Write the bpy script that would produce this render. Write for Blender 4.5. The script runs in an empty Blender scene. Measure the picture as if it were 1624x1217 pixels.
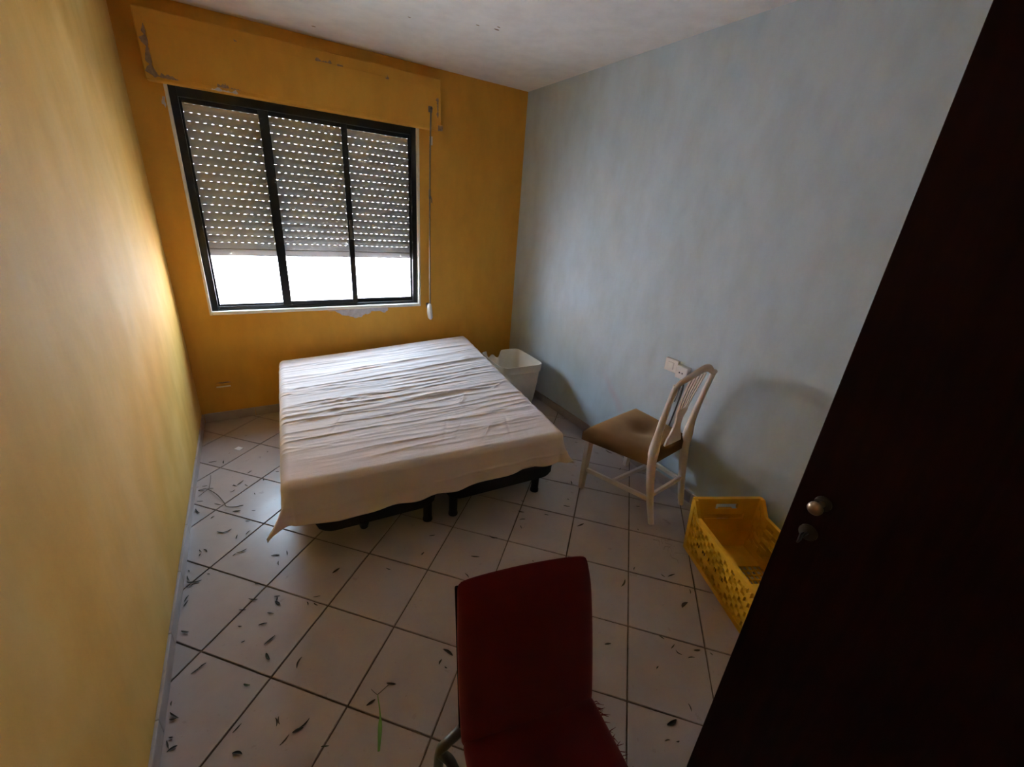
import bpy, bmesh, math, random
import numpy as np
from mathutils import Vector, Matrix, noise
random.seed(7)
scene = bpy.context.scene
col = scene.collection

# ------------------------------------------------------------------ camera
F_PX = 661.5
cam_d = bpy.data.cameras.new('camera')
cam_d.sensor_fit = 'HORIZONTAL'; cam_d.sensor_width = 36.0
cam_d.lens = F_PX / 1624.0 * 36.0
cam_d.clip_start = 0.02; cam_d.clip_end = 200
cam = bpy.data.objects.new('camera', cam_d); col.objects.link(cam)
CR = [[0.853915, -0.515199, 0.073476], [-0.136917, -0.358624, -0.923386], [0.502078, 0.778434, -0.376774]]
right, down, fwd = [Vector(r) for r in CR]
m = Matrix((right, -down, -fwd)).transposed().to_4x4()
m.translation = Vector((0.4496, -3.5616, 1.6405))
cam.matrix_world = m
scene.camera = cam

# ------------------------------------------------------------------ world, sun, exposure
world = bpy.data.worlds.new('sky'); scene.world = world
world.use_nodes = True
bg = world.node_tree.nodes['Background']
bg.inputs['Color'].default_value = (0.60, 0.78, 1.0, 1)
bg.inputs['Strength'].default_value = 12.0

sun_d = bpy.data.lights.new('sun', 'SUN'); sun_d.energy = 82.0; sun_d.angle = 0.01
sun_d.color = (0.90, 0.95, 1.0)
sun = bpy.data.objects.new('sun', sun_d); col.objects.link(sun)
sun.rotation_euler = Vector((0.50, 0.55, -0.67)).to_track_quat('-Z', 'Y').to_euler()
sun.location = (-4, -4, 9)

por_d = bpy.data.lights.new('window_portal', 'AREA'); por_d.shape = 'RECTANGLE'
por_d.size = 1.5; por_d.size_y = 1.36; por_d.cycles.is_portal = True
por = bpy.data.objects.new('window_portal', por_d); col.objects.link(por)
por.location = (0.945, 0.27, 1.52); por.rotation_euler = (math.radians(-90), 0, 0)

vs = scene.view_settings
vs.view_transform = 'Standard'; vs.look = 'None'; vs.gamma = 1.0
vs.use_curve_mapping = False
vs.exposure = 1.62
scene.cycles.max_bounces = 16; scene.cycles.diffuse_bounces = 10
scene.cycles.transparent_max_bounces = 16
scene.cycles.use_denoising = True
scene.cycles.sample_clamp_indirect = 6.0

# ------------------------------------------------------------------ helpers
W, H, YB = 2.677, 2.6, -4.0
ORG = {}
class MB:
    def __init__(s): s.v = []; s.f = []
    def add(s, vs, fs):
        n = len(s.v); s.v += [tuple(map(float, p)) for p in vs]; s.f += [tuple(i + n for i in q) for q in fs]
        return s
    def hexa(s, p):            # 8 points: bottom ring 0-3 (ccw from above), top ring 4-7
        return s.add(p, [(3, 2, 1, 0), (4, 5, 6, 7), (0, 1, 5, 4), (1, 2, 6, 5), (2, 3, 7, 6), (3, 0, 4, 7)])
    def box(s, x0, x1, y0, y1, z0, z1):
        return s.hexa([(x0, y0, z0), (x1, y0, z0), (x1, y1, z0), (x0, y1, z0), (x0, y0, z1), (x1, y0, z1), (x1, y1, z1), (x0, y1, z1)])
    def obox(s, c, ax, ay, az, hx, hy, hz):   # oriented box
        c, ax, ay, az = map(Vector, (c, ax, ay, az)); p = []
        for k in (-1, 1):
            for i, j in ((-1, -1), (1, -1), (1, 1), (-1, 1)): p.append(c + ax * hx * i + ay * hy * j + az * hz * k)
        return s.hexa(p)
    def sweep(s, pts, rad, n=10, cap=True, ref=None):
        pts = [Vector(p) for p in pts]; N = len(pts)
        if not isinstance(rad, (list, tuple)): rad = [rad] * N
        rad = [(r, r) if not isinstance(r, tuple) else r for r in rad]
        if n == 4: rad = [(r[0] * 1.4142, r[1] * 1.4142) for r in rad]
        base = len(s.v); up = None
        for i, p in enumerate(pts):
            t = (pts[min(i + 1, N - 1)] - pts[max(i - 1, 0)]).normalized()
            if ref is not None: a = Vector(ref) - t * t.dot(Vector(ref))
            elif up is None:
                a = Vector((0, 0, 1)) if abs(t.z) < .9 else Vector((1, 0, 0)); a = a - t * t.dot(a)
            else: a = up - t * t.dot(up)
            a.normalize(); up = a; b = t.cross(a)
            for k in range(n):
                th = 2 * math.pi * (k + (.5 if n == 4 else 0)) / n
                s.v.append(tuple(p + a * (rad[i][0] * math.cos(th)) + b * (rad[i][1] * math.sin(th))))
        for i in range(N - 1):
            for k in range(n):
                k2 = (k + 1) % n
                s.f.append((base + i * n + k, base + i * n + k2, base + (i + 1) * n + k2, base + (i + 1) * n + k))
        if cap:
            s.f.append(tuple(base + k for k in reversed(range(n)))); s.f.append(tuple(base + (N - 1) * n + k for k in range(n)))
        return s
    def lathe(s, c, axis, prof, n=20):        # prof: list of (dist along axis, radius)
        axis = Vector(axis).normalized(); c = Vector(c)
        a = Vector((0, 0, 1)) if abs(axis.z) < .9 else Vector((1, 0, 0)); a = (a - axis * axis.dot(a)).normalized(); b = axis.cross(a)
        base = len(s.v)
        for d, r in prof:
            for k in range(n):
                th = 2 * math.pi * k / n; s.v.append(tuple(c + axis * d + (a * math.cos(th) + b * math.sin(th)) * r))
        for i in range(len(prof) - 1):
            for k in range(n):
                k2 = (k + 1) % n
                s.f.append((base + i * n + k, base + i * n + k2, base + (i + 1) * n + k2, base + (i + 1) * n + k))
        s.f.append(tuple(base + k for k in reversed(range(n)))); s.f.append(tuple(base + (len(prof) - 1) * n + k for k in range(n)))
        return s
    def build(s, name, mat, parent=None, smooth=False, bevel=0, origin=None, seg=2, angle=35, sub=0):
        me = bpy.data.meshes.new(name)
        if parent is not None: o0 = ORG[parent.name]
        elif origin is not None: o0 = Vector(origin)
        else:
            a = np.array(s.v); lo, hi = a.min(0), a.max(0); o0 = Vector(((lo[0] + hi[0]) / 2, (lo[1] + hi[1]) / 2, lo[2]))
        a = np.array(s.v) - np.array(o0)
        me.from_pydata(a.tolist(), [], s.f); me.validate(); me.update()
        bm = bmesh.new(); bm.from_mesh(me); bmesh.ops.recalc_face_normals(bm, faces=bm.faces); bm.to_mesh(me); bm.free()
        o = bpy.data.objects.new(name, me); col.objects.link(o)
        if parent is not None: o.parent = parent
        else: o.location = o0
        ORG[o.name] = o0
        if mat: me.materials.append(mat)
        if smooth:
            for p in me.polygons: p.use_smooth = True
        if bevel:
            b = o.modifiers.new('bevel', 'BEVEL'); b.width = bevel; b.segments = seg; b.limit_method = 'ANGLE'; b.angle_limit = math.radians(angle)
            for p in me.polygons: p.use_smooth = True
        if sub:
            b = o.modifiers.new('sub', 'SUBSURF'); b.levels = sub; b.render_levels = sub
        if smooth and not sub or bevel:
            try: me.set_sharp_from_angle(angle=math.radians(50))
            except Exception: pass
        return o
def empty(name, loc):
    o = bpy.data.objects.new(name, None); col.objects.link(o); o.location = loc; o.empty_display_size = .1
    ORG[o.name] = Vector(loc); return o
def tag(o, label, cat, group=None):
    o['label'] = label; o['category'] = cat
    if group: o['group'] = group
    return o
def struct(o, label=None):
    o['kind'] = 'structure'
    if label: o['label'] = label
    return o
def spline(pts, n=6):
    pts = [Vector(p) for p in pts]; out = []
    P = [2 * pts[0] - pts[1]] + pts + [2 * pts[-1] - pts[-2]]
    for i in range(1, len(P) - 2):
        for k in range(n):
            t = k / n; a, b, c, d = P[i - 1], P[i], P[i + 1], P[i + 2]
            out.append(.5 * ((2 * b) + (c - a) * t + (2 * a - 5 * b + 4 * c - d) * t * t + (3 * b - a - 3 * c + d) * t ** 3))
    out.append(pts[-1]); return out
def lerp_list(vals, n):
    out = []
    for i in range(len(vals) - 1):
        for k in range(n):
            t = k / n; t = t * t * (3 - 2 * t)
            a, b = vals[i], vals[i + 1]
            out.append(tuple(a[j] * (1 - t) + b[j] * t for j in range(len(a))) if isinstance(a, tuple) else a * (1 - t) + b * t)
    out.append(vals[-1]); return out

# ------------------------------------------------------------------ materials
def new_mat(name):
    mt = bpy.data.materials.new(name); mt.use_nodes = True
    nt = mt.node_tree; b = nt.nodes['Principled BSDF']; return mt, nt, b
def ramp(nt, fac, stops):
    r = nt.nodes.new('ShaderNodeValToRGB'); cr = r.color_ramp
    while len(cr.elements) < len(stops): cr.elements.new(.5)
    for e, (p, c) in zip(cr.elements, stops): e.position = p; e.color = (*c, 1) if len(c) == 3 else c
    nt.links.new(fac, r.inputs['Fac']); return r.outputs['Color']
def noise_n(nt, coord, scale, detail=4, rough=.55, stretch=(1, 1, 1)):
    mp = nt.nodes.new('ShaderNodeMapping'); mp.inputs['Scale'].default_value = stretch
    nt.links.new(coord, mp.inputs['Vector'])
    n = nt.nodes.new('ShaderNodeTexNoise'); n.inputs['Scale'].default_value = scale; n.inputs['Detail'].default_value = detail
    n.inputs['Roughness'].default_value = rough; nt.links.new(mp.outputs['Vector'], n.inputs['Vector']); return n.outputs['Fac']
def mixc(nt, fac, a, b, mode='MIX'):
    n = nt.nodes.new('ShaderNodeMix'); n.data_type = 'RGBA'; n.blend_type = mode
    for sock, val in ((n.inputs[0], fac), (n.inputs[6], a), (n.inputs[7], b)):
        if hasattr(val, 'links') or isinstance(val, bpy.types.NodeSocket): nt.links.new(val, sock)
        elif isinstance(val, (int, float)): sock.default_value = val
        else: sock.default_value = (*val, 1)
    return n.outputs[2]
def bump(nt, b, fac, strength=.2, dist=.01):
    n = nt.nodes.new('ShaderNodeBump'); n.inputs['Strength'].default_value = strength; n.inputs['Distance'].default_value = dist
    nt.links.new(fac, n.inputs['Height']); nt.links.new(n.outputs['Normal'], b.inputs['Normal'])
def coords(nt, kind='Object'):
    return nt.nodes.new('ShaderNodeTexCoord').outputs[kind]
def plain(name, c, rough=.5, metal=0, var=.12, scale=18, bmp=0, spec=.5):
    mt, nt, b = new_mat(name); co = coords(nt)
    n = noise_n(nt, co, scale)
    lo = tuple(x * (1 - var) for x in c); hi = tuple(min(1, x * (1 + var)) for x in c)
    nt.links.new(ramp(nt, n, [(.3, lo), (.7, hi)]), b.inputs['Base Color'])
    b.inputs['Roughness'].default_value = rough; b.inputs['Metallic'].default_value = metal
    b.inputs['Specular IOR Level'].default_value = spec
    if bmp: bump(nt, b, noise_n(nt, co, scale * 6, 3), bmp, .004)
    return mt
def paint(name, base, pale, dark, s1=1.6, s2=9, stretch=(1, 1, .45), rough=.75, bmp=.25):
    mt, nt, b = new_mat(name); co = coords(nt)
    n1 = noise_n(nt, co, s1, 5, .6, stretch); n2 = noise_n(nt, co, s2, 4, .6, stretch)
    c1 = ramp(nt, n1, [(.33, dark), (.5, base), (.68, pale)])
    c2 = ramp(nt, n2, [(.35, (.90, .90, .90)), (.6, (1, 1, 1))])
    nt.links.new(mixc(nt, .8, c1, c2, 'MULTIPLY'), b.inputs['Base Color'])
    b.inputs['Roughness'].default_value = rough; b.inputs['Specular IOR Level'].default_value = .3
    bump(nt, b, noise_n(nt, co, 55, 5), bmp, .004); return mt, nt, b

M = {}
M['yellow_wall'] = paint('yellow_wall_paint', (.70, .43, .10), (.74, .50, .17), (.66, .37, .07), s1=2.2, stretch=(1, .8, .4), bmp=.1)[0]
M['orange_wall'] = paint('orange_wall_paint', (.66, .34, .045), (.68, .37, .06), (.62, .30, .035), s1=1.2, bmp=.12)[0]
def blue_wall():
    mt, nt, b = paint('blue_wall_paint', (.50, .59, .65), (.53, .62, .69), (.48, .545, .57), s1=1.8, bmp=.1)
    co = coords(nt); src = b.inputs['Base Color'].links[0].from_socket
    sp = nt.nodes.new('ShaderNodeSeparateXYZ'); nt.links.new(co, sp.inputs[0])
    # faint yellowish scuffs low on the wall and a pink smear beside the chair
    def spot(y, z, ry, rz, rot=0):
        v = nt.nodes.new('ShaderNodeMapping'); v.vector_type = 'TEXTURE'
        v.inputs['Location'].default_value = (0, y, z); v.inputs['Rotation'].default_value = (rot, 0, 0); v.inputs['Scale'].default_value = (1, ry, rz)
        nt.links.new(co, v.inputs['Vector'])
        s2 = nt.nodes.new('ShaderNodeSeparateXYZ'); nt.links.new(v.outputs[0], s2.inputs[0])
        cb = nt.nodes.new('ShaderNodeCombineXYZ'); nt.links.new(s2.outputs[1], cb.inputs[1]); nt.links.new(s2.outputs[2], cb.inputs[2])
        ln = nt.nodes.new('ShaderNodeVectorMath'); ln.operation = 'LENGTH'; nt.links.new(cb.outputs[0], ln.inputs[0])
        mr = nt.nodes.new('ShaderNodeMapRange'); mr.inputs[1].default_value = 1; mr.inputs[2].default_value = .1; mr.inputs[3].default_value = 0; mr.inputs[4].default_value = 1
        nt.links.new(ln.outputs['Value'], mr.inputs[0]); return mr.outputs[0]
    n = noise_n(nt, co, 7, 5)
    def part(sp_, k):
        mm = nt.nodes.new('ShaderNodeMath'); mm.operation = 'MULTIPLY'; nt.links.new(sp_, mm.inputs[0]); nt.links.new(n, mm.inputs[1])
        m2 = nt.nodes.new('ShaderNodeMath'); m2.operation = 'MULTIPLY'; m2.inputs[1].default_value = k; nt.links.new(mm.outputs[0], m2.inputs[0]); return m2.outputs[0]
    c = mixc(nt, part(spot(-1.55, .42, .26, .05, .75), .8), src, (.58, .36, .42))
    c = mixc(nt, part(spot(-1.05, .33, .05, .05), .9), c, (.60, .44, .34))
    c = mixc(nt, part(spot(-1.0, .72, .45, .35), .5), c, (.50, .48, .36))
    nt.links.new(c, b.inputs['Base Color']); return mt
M['blue_wall'] = blue_wall()
M['ceiling'] = paint('ceiling_white', (.80, .78, .77), (.82, .80, .79), (.77, .75, .74), s1=2, stretch=(1, 1, 1), bmp=.1)[0]
M['plaster'] = plain('bare_plaster', (.55, .52, .56), .85, var=.15, scale=30)
M['plaster_tan'] = plain('bare_plaster_tan', (.30, .20, .13), .85, var=.25, scale=40)
M['white_trim'] = plain('white_window_trim', (.80, .76, .68), .55, var=.04)
M['baseboard'] = plain('baseboard_tile', (.40, .33, .30), .35, var=.12, scale=9)
def tile_mat():
    mt, nt, b = new_mat('floor_tile'); co = coords(nt); oi = nt.nodes.new('ShaderNodeObjectInfo')
    va = nt.nodes.new('ShaderNodeVectorMath'); va.operation = 'ADD'; nt.links.new(co, va.inputs[0]); nt.links.new(oi.outputs['Location'], va.inputs[1])
    n = noise_n(nt, va.outputs[0], 5, 6, .65)
    c = ramp(nt, n, [(.3, (.415, .345, .325)), (.52, (.445, .375, .353)), (.75, (.475, .405, .38))])
    rr = ramp(nt, oi.outputs['Random'], [(0, (.93, .93, .93)), (1, (1, 1, 1))])
    n3 = noise_n(nt, va.outputs[0], 60, 3)
    sp = ramp(nt, n3, [(.26, (.85, .82, .80)), (.34, (1, 1, 1))])
    c = mixc(nt, 1.0, mixc(nt, 1.0, c, rr, 'MULTIPLY'), sp, 'MULTIPLY')
    nt.links.new(c, b.inputs['Base Color'])
    r = ramp(nt, noise_n(nt, va.outputs[0], 14, 4), [(.3, (.27,) * 3), (.7, (.36,) * 3)]); nt.links.new(r, b.inputs['Roughness'])
    b.inputs['Specular IOR Level'].default_value = .5
    return mt
M['tile'] = tile_mat()
M['grout'] = plain('grout', (.13, .09, .065), .9, var=.4, scale=25)
M['black_metal'] = plain('black_window_frame', (.010, .010, .011), .35, var=.2)
M['slat'] = plain('shutter_slat', (.56, .53, .52), .5, var=.05, scale=4)
M['bar'] = plain('shutter_bar', (.52, .47, .45), .45, var=.05)
def glass():
    mt, nt, b = new_mat('window_glass'); out = nt.nodes['Material Output']; nt.nodes.remove(b)
    t = nt.nodes.new('ShaderNodeBsdfTransparent'); t.inputs[0].default_value = (.96, .98, .98, 1)
    g = nt.nodes.new('ShaderNodeBsdfGlossy'); g.inputs['Roughness'].default_value = .02
    f = nt.nodes.new('ShaderNodeFresnel'); ge = nt.nodes.new('ShaderNodeNewGeometry'); mr = nt.nodes.new('ShaderNodeMapRange')
    # the node inverts the IOR on back faces: feed it the inverse there, so that both faces of the pane reflect alike
    mr.inputs[3].default_value = 1.45; mr.inputs[4].default_value = 1 / 1.45
    nt.links.new(ge.outputs['Backfacing'], mr.inputs[0]); nt.links.new(mr.outputs[0], f.inputs[0])
    mx = nt.nodes.new('ShaderNodeMixShader'); nt.links.new(f.outputs[0], mx.inputs[0]); nt.links.new(t.outputs[0], mx.inputs[1]); nt.links.new(g.outputs[0], mx.inputs[2])
    nt.links.new(mx.outputs[0], out.inputs['Surface']); return mt
M['glass'] = glass()
def cloth_mat():
    mt, nt, b = new_mat('bed_sheet_cloth'); co = coords(nt)
    n = noise_n(nt, co, 3, 4); c = ramp(nt, n, [(.3, (.69, .605, .585)), (.7, (.74, .66, .64))])
    nt.links.new(c, b.inputs['Base Color']); b.inputs['Roughness'].default_value = .9; b.inputs['Specular IOR Level'].default_value = .2
    b.inputs['Sheen Weight'].default_value = .15
    bump(nt, b, noise_n(nt, co, 9, 5, .6, (.35, 2.6, 1)), .35, .012); return mt
M['sheet'] = cloth_mat()
M['mattress'] = plain('mattress_ticking', (.6, .57, .54), .9)
M['base_fabric'] = plain('bed_base_black', (.010, .010, .013), .75, var=.3)
M['white_wood'] = plain('white_chair_paint', (.72, .64, .58), .42, var=.06, scale=12, bmp=.05)
def brown_seat():
    mt, nt, b = new_mat('brown_velvet'); co = coords(nt); n = noise_n(nt, co, 9, 5)
    nt.links.new(ramp(nt, n, [(.3, (.11, .052, .017)), (.7, (.155, .078, .027))]), b.inputs['Base Color'])
    b.inputs['Roughness'].default_value = .95; b.inputs['Specular IOR Level'].default_value = .1
    b.inputs['Sheen Weight'].default_value = .5; b.inputs['Sheen Tint'].default_value = (.7, .5, .3, 1)
    bump(nt, b, noise_n(nt, co, 200, 2), .15, .002); return mt
M['brown_seat'] = brown_seat()
def red_fab():
    mt, nt, b = new_mat('red_velvet'); co = coords(nt); n = noise_n(nt, co, 5, 5)
    nt.links.new(ramp(nt, n, [(.3, (.085, .006, .0075)), (.7, (.115, .009, .0105))]), b.inputs['Base Color'])
    b.inputs['Roughness'].default_value = .95; b.inputs['Specular IOR Level'].default_value = .1
    b.inputs['Sheen Weight'].default_value = .35; b.inputs['Sheen Tint'].default_value = (.9, .3, .3, 1)
    bump(nt, b, noise_n(nt, co, 220, 2), .15, .002); return mt
M['red'] = red_fab()
M['red_shell'] = plain('chair_back_shell', (.010, .006, .006), .95, spec=.05)
M['leg_metal'] = plain('olive_grey_metal', (.10, .10, .075), .45, metal=.3)
M['crate'] = plain('yellow_crate_plastic', (.70, .385, .014), .45, var=.14, scale=7)
M['crate_letter'] = plain('crate_letter', (.16, .09, .01), .6)
M['bin'] = plain('cream_bin_plastic', (.72, .66, .56), .4, var=.05)
def door_mat():
    mt, nt, b = new_mat('dark_mahogany'); co = coords(nt)
    n = noise_n(nt, co, 6, 6, .6, (1, 6, .35))
    nt.links.new(ramp(nt, n, [(.3, (.011, .0014, .0010)), (.7, (.021, .0027, .0018))]), b.inputs['Base Color'])
    b.inputs['Roughness'].default_value = .55; b.inputs['Specular IOR Level'].default_value = .08; return mt
M['door'] = door_mat()
M['brass'] = plain('worn_brass', (.42, .28, .18), .30, metal=1, var=.1)
M['dark_metal'] = plain('dark_metal', (.05, .04, .035), .4, metal=.8)
M['rod'] = plain('grey_rod_metal', (.20, .18, .17), .4, metal=.7)
M['white_plastic'] = plain('white_plastic', (.78, .74, .70), .4, var=.03)
M['black'] = plain('black_hole', (.008, .008, .008), .7)
M['cable'] = plain('grey_cable', (.10, .10, .11), .6)
def leaf_mat():
    mt, nt, b = new_mat('dry_leaf'); oi = nt.nodes.new('ShaderNodeObjectInfo'); co = coords(nt)
    c = ramp(nt, oi.outputs['Random'], [(0, (.035, .034, .020)), (.5, (.055, .048, .028)), (.8, (.085, .062, .036)), (1, (.05, .065, .025))])
    n = ramp(nt, noise_n(nt, co, 60, 3), [(.3, (.7, .7, .7)), (.7, (1.2, 1.2, 1.2))])
    nt.links.new(mixc(nt, 1.0, c, n, 'MULTIPLY'), b.inputs['Base Color']); b.inputs['Roughness'].default_value = .7; return mt
M['leaf'] = leaf_mat()
M['fluff'] = plain('dust_fluff', (.26, .23, .20), .9)
M['twig'] = plain('twig_bark', (.12, .095, .075), .8)
M['green'] = plain('green_blade', (.16, .33, .06), .6)
M['paper'] = plain('white_paper', (.8, .8, .82), .8, var=.03)
M['facade'] = plain('pink_render', (.55, .46, .45), .9, var=.05, scale=2)
M['facade_pale'] = plain('pale_render', (.70, .62, .62), .9, var=.04, scale=2)
M['blind'] = plain('white_blind', (.82, .82, .80), .6, var=.03)
M['street'] = plain('street_paving', (.62, .61, .60), .9)
M['rail'] = plain('pale_rail', (.70, .76, .80), .5)
M['roof'] = plain('concrete_roof', (.5, .48, .46), .9)

# ================================================================== STRUCTURE
T = .15
fl = struct(MB().box(-T, W + T, -5.6, .25, -.16, -.0045).build('floor', M['grout'], origin=(0, 0, 0)), 'beige ceramic tile floor laid diagonally with dark joints')
def clip_poly(poly, x0, x1, y0, y1):
    def cl(p, f, g):
        out = []
        for i in range(len(p)):
            a, b = p[i], p[(i + 1) % len(p)]; fa, fb = f(a), f(b)
            if fa >= 0: out.append(a)
            if (fa >= 0) != (fb >= 0):
                t = fa / (fa - fb); out.append((a[0] + (b[0] - a[0]) * t, a[1] + (b[1] - a[1]) * t))
        return out
    for f in (lambda q: q[0] - x0, lambda q: x1 - q[0], lambda q: q[1] - y0, lambda q: y1 - q[1]):
        if len(poly) < 3: return []
        poly = cl(poly, f, None)
    return poly
PITCH, TA, T0 = .3194, -.8055, (.7665, -2.3089)
ca, sa = math.cos(TA), math.sin(TA)
def tile_mesh(poly, c):
    n = len(poly); v = []; f = []
    for z, k in ((-.006, 0), (-.0012, 0), (0, .0016)):
        for p in poly:
            d = Vector((c[0] - p[0], c[1] - p[1])); d = d.normalized() * k * 1.4
            v.append((p[0] + d.x - c[0], p[1] + d.y - c[1], z))
    for r in range(2):
        for i in range(n): f.append((r * n + i, r * n + (i + 1) % n, (r + 1) * n + (i + 1) % n, (r + 1) * n + i))
    f.append(tuple(2 * n + i for i in range(n)))
    me = bpy.data.meshes.new('tile'); me.from_pydata(v, [], f); me.update(); me.materials.append(M['tile']); return me
full_tile = None
hg = PITCH / 2 - .0032
for i in range(-16, 17):
    for j in range(-16, 17):
        cx = T0[0] + PITCH * ((i + .5) * ca - (j + .5) * sa); cy = T0[1] + PITCH * ((i + .5) * sa + (j + .5) * ca)
        poly = [(cx + a * ca - b * sa, cy + a * sa + b * ca) for a, b in ((-hg, -hg), (hg, -hg), (hg, hg), (-hg, hg))]
        cp = clip_poly(poly, 0.003, W - .003, YB - .14, -.003)
        if len(cp) < 3: continue
        area = abs(sum(cp[k][0] * cp[(k + 1) % len(cp)][1] - cp[(k + 1) % len(cp)][0] * cp[k][1] for k in range(len(cp)))) / 2
        if area < 2e-4: continue
        if area > .999 * (2 * hg) ** 2:
            if full_tile is None: full_tile = tile_mesh(poly, (cx, cy))
            me = full_tile; c = (cx, cy)
        else:
            c = (sum(p[0] for p in cp) / len(cp), sum(p[1] for p in cp) / len(cp)); me = tile_mesh(cp, c)
        o = bpy.data.objects.new('tile', me); col.objects.link(o); o.parent = fl; o.location = (c[0], c[1], 0)
        o.rotation_euler = (random.uniform(-.0012, .0012), random.uniform(-.0012, .0012), 0)

ceil_ = struct(MB().box(-T, W + T, -5.6, .25, H, H + .15).build('ceiling', M['ceiling'], origin=(0, 0, 0)), 'white painted ceiling')
struct(MB().box(-T, 0, -5.6, .25, -.004, H).build('wall_left', M['yellow_wall'], origin=(0, 0, 0)), 'long yellow wall with sponged paint')
struct(MB().box(W, W + T, -5.6, .25, -.004, H).build('wall_right', M['blue_wall'], origin=(0, 0, 0)), 'pale blue painted wall with scuffs')
OX0, OX1, OZ0, OZ1 = .177, 1.712, .822, 2.20
wb = MB()
wb.box(0, OX0, 0, .25, -.004, H); wb.box(OX1, W, 0, .25, -.004, H)
wb.box(OX0, OX1, 0, .126, -.004, OZ0); wb.box(OX0, OX1, .126, .25, -.004, OZ0 - .02); wb.box(OX0, OX1, 0, .25, OZ1, H)
wall_back = struct(wb.build('wall_back', M['orange_wall'], origin=(0, 0, 0)), 'orange window wall')
DX0, DX1 = .66, 1.455
wf = MB(); wf.box(0, DX0, YB - T, YB, -.004, H); wf.box(DX1, W, YB - T, YB, -.004, H); wf.box(DX0, DX1, YB - T, YB, 2.08, H)
struct(wf.build('wall_front', M['orange_wall'], origin=(0, 0, 0)), 'wall with the doorway behind the camera')
struct(MB().box(0, W, -5.6, -5.45, -.004, H).build('wall_hall', M['ceiling'], origin=(0, 0, 0)), 'hallway wall beyond the doorway')
dc = MB()
for a, b in ((DX0, DX0 + .02), (DX1 - .02 + .02, DX1 + .02)): pass
dc.box(DX0 - .06, DX0, YB, YB + .012, 0, 2.14); dc.box(DX1 + .04, DX1 + .10, YB, YB + .012, 0, 2.14); dc.box(DX0, DX1 + .04, YB, YB + .012, 2.08, 2.14)
struct(dc.build('trim_2', M['door'], bevel=.003), 'dark door casing')

# baseboards: one tile strip per wall, cut into pieces with small joints
def base_board(name, p0, p1, nrm, label):
    p0, p1, nrm = Vector(p0), Vector(p1), Vector(nrm); L = (p1 - p0).length; d = (p1 - p0).normalized()
    root = struct(empty(name, p0), label); n = max(1, round(L / .32)); st = L / n
    for k in range(n):
        c = p0 + d * (st * (k + .5)) + nrm * .005 + Vector((0, 0, .036))
        MB().obox(c, d, nrm, (0, 0, 1), st / 2 - .0012, .0052, .0355).build('tile', M['baseboard'], root, bevel=.002)
base_board('baseboard_left', (0, YB, 0), (0, 0, 0), (1, 0, 0), 'low beige baseboard tiles under the yellow wall')
base_board('baseboard_right', (W, YB, 0), (W, 0, 0), (-1, 0, 0), 'low beige baseboard tiles under the blue wall')
base_board('baseboard_back', (.012, 0, 0), (W - .012, 0, 0), (0, -1, 0), 'low beige baseboard tiles under the window wall')

# ------------------------------------------------------------------ window
FX0, FX1, FZ0, FZ1 = .187, 1.702, .840, 2.196
tr = MB(); yo, yi = -.004, .040
tr.box(OX0 - .004, FX0 + .002, yo, yi, OZ0 - .004, OZ1); tr.box(FX1 - .002, OX1 + .004, yo, yi, OZ0 - .004, OZ1)
tr.box(FX0 + .002, FX1 - .002, yo, yi, OZ0 - .004, FZ0 + .002)
struct(tr.build('trim_1', M['white_trim'], bevel=.003), 'white plastered reveal and sill around the window')
struct(MB().box(OX0, OX1, .126, .31, OZ0 - .02, OZ0 + .018).build('trim_3', M['white_trim'], bevel=.004), 'outer window sill')
win = struct(empty('window_1', (.945, .06, FZ0)), 'black framed three panel sliding window')
fr = MB(); y0, y1 = .032, .086; fw = .042
fr.box(FX0, FX0 + fw, y0, y1, FZ0, FZ1); fr.box(FX1 - fw, FX1, y0, y1, FZ0, FZ1)
fr.box(FX0 + fw, FX1 - fw, y0, y1, FZ0, FZ0 + .022); fr.box(FX0 + fw, FX1 - fw, y0, y1, FZ1 - .052, FZ1)
fr.build('frame', M['black_metal'], win, bevel=.003)
tk = MB(); tk.box(FX0 + fw, .645, .038, .041, FZ0 + .022, FZ0 + .029); tk.box(FX0 + fw, .645, .050, .053, FZ0 + .022, FZ0 + .029)
tk.build('track', M['dark_metal'], win)
def sash(xa, xb, ya, yb, wl, wr, rail):
    za, zb = FZ0 + .022, FZ1 - .052
    s = MB(); s.box(xa, xa + wl, ya, yb, za, zb); s.box(xb - wr, xb, ya, yb, za, zb)
    s.box(xa + wl, xb - wr, ya, yb, za, za + rail); s.box(xa + wl, xb - wr, ya, yb, zb - .026, zb)
    o = s.build('sash', M['black_metal'], win, bevel=.003)
    ym = (ya + yb) / 2
    MB().box(xa + wl - .004, xb - wr + .004, ym - .002, ym + .002, za + rail - .004, zb - .022).build('pane', M['glass'], o)
    return o
sash(FX0 + fw, .690, .064, .082, .012, .030, .018)
s2 = sash(.642, 1.192, .038, .058, .058, .040, .030)
s3 = sash(1.160, FX1 - fw, .062, .082, .026, .012, .030)
lt = MB(); lt.box(1.162, 1.182, .026, .038, 1.36, 1.50); lt.box(1.166, 1.178, .012, .026, 1.40, 1.47)
lt.build('latch', M['rod'], s2, bevel=.003)

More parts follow.
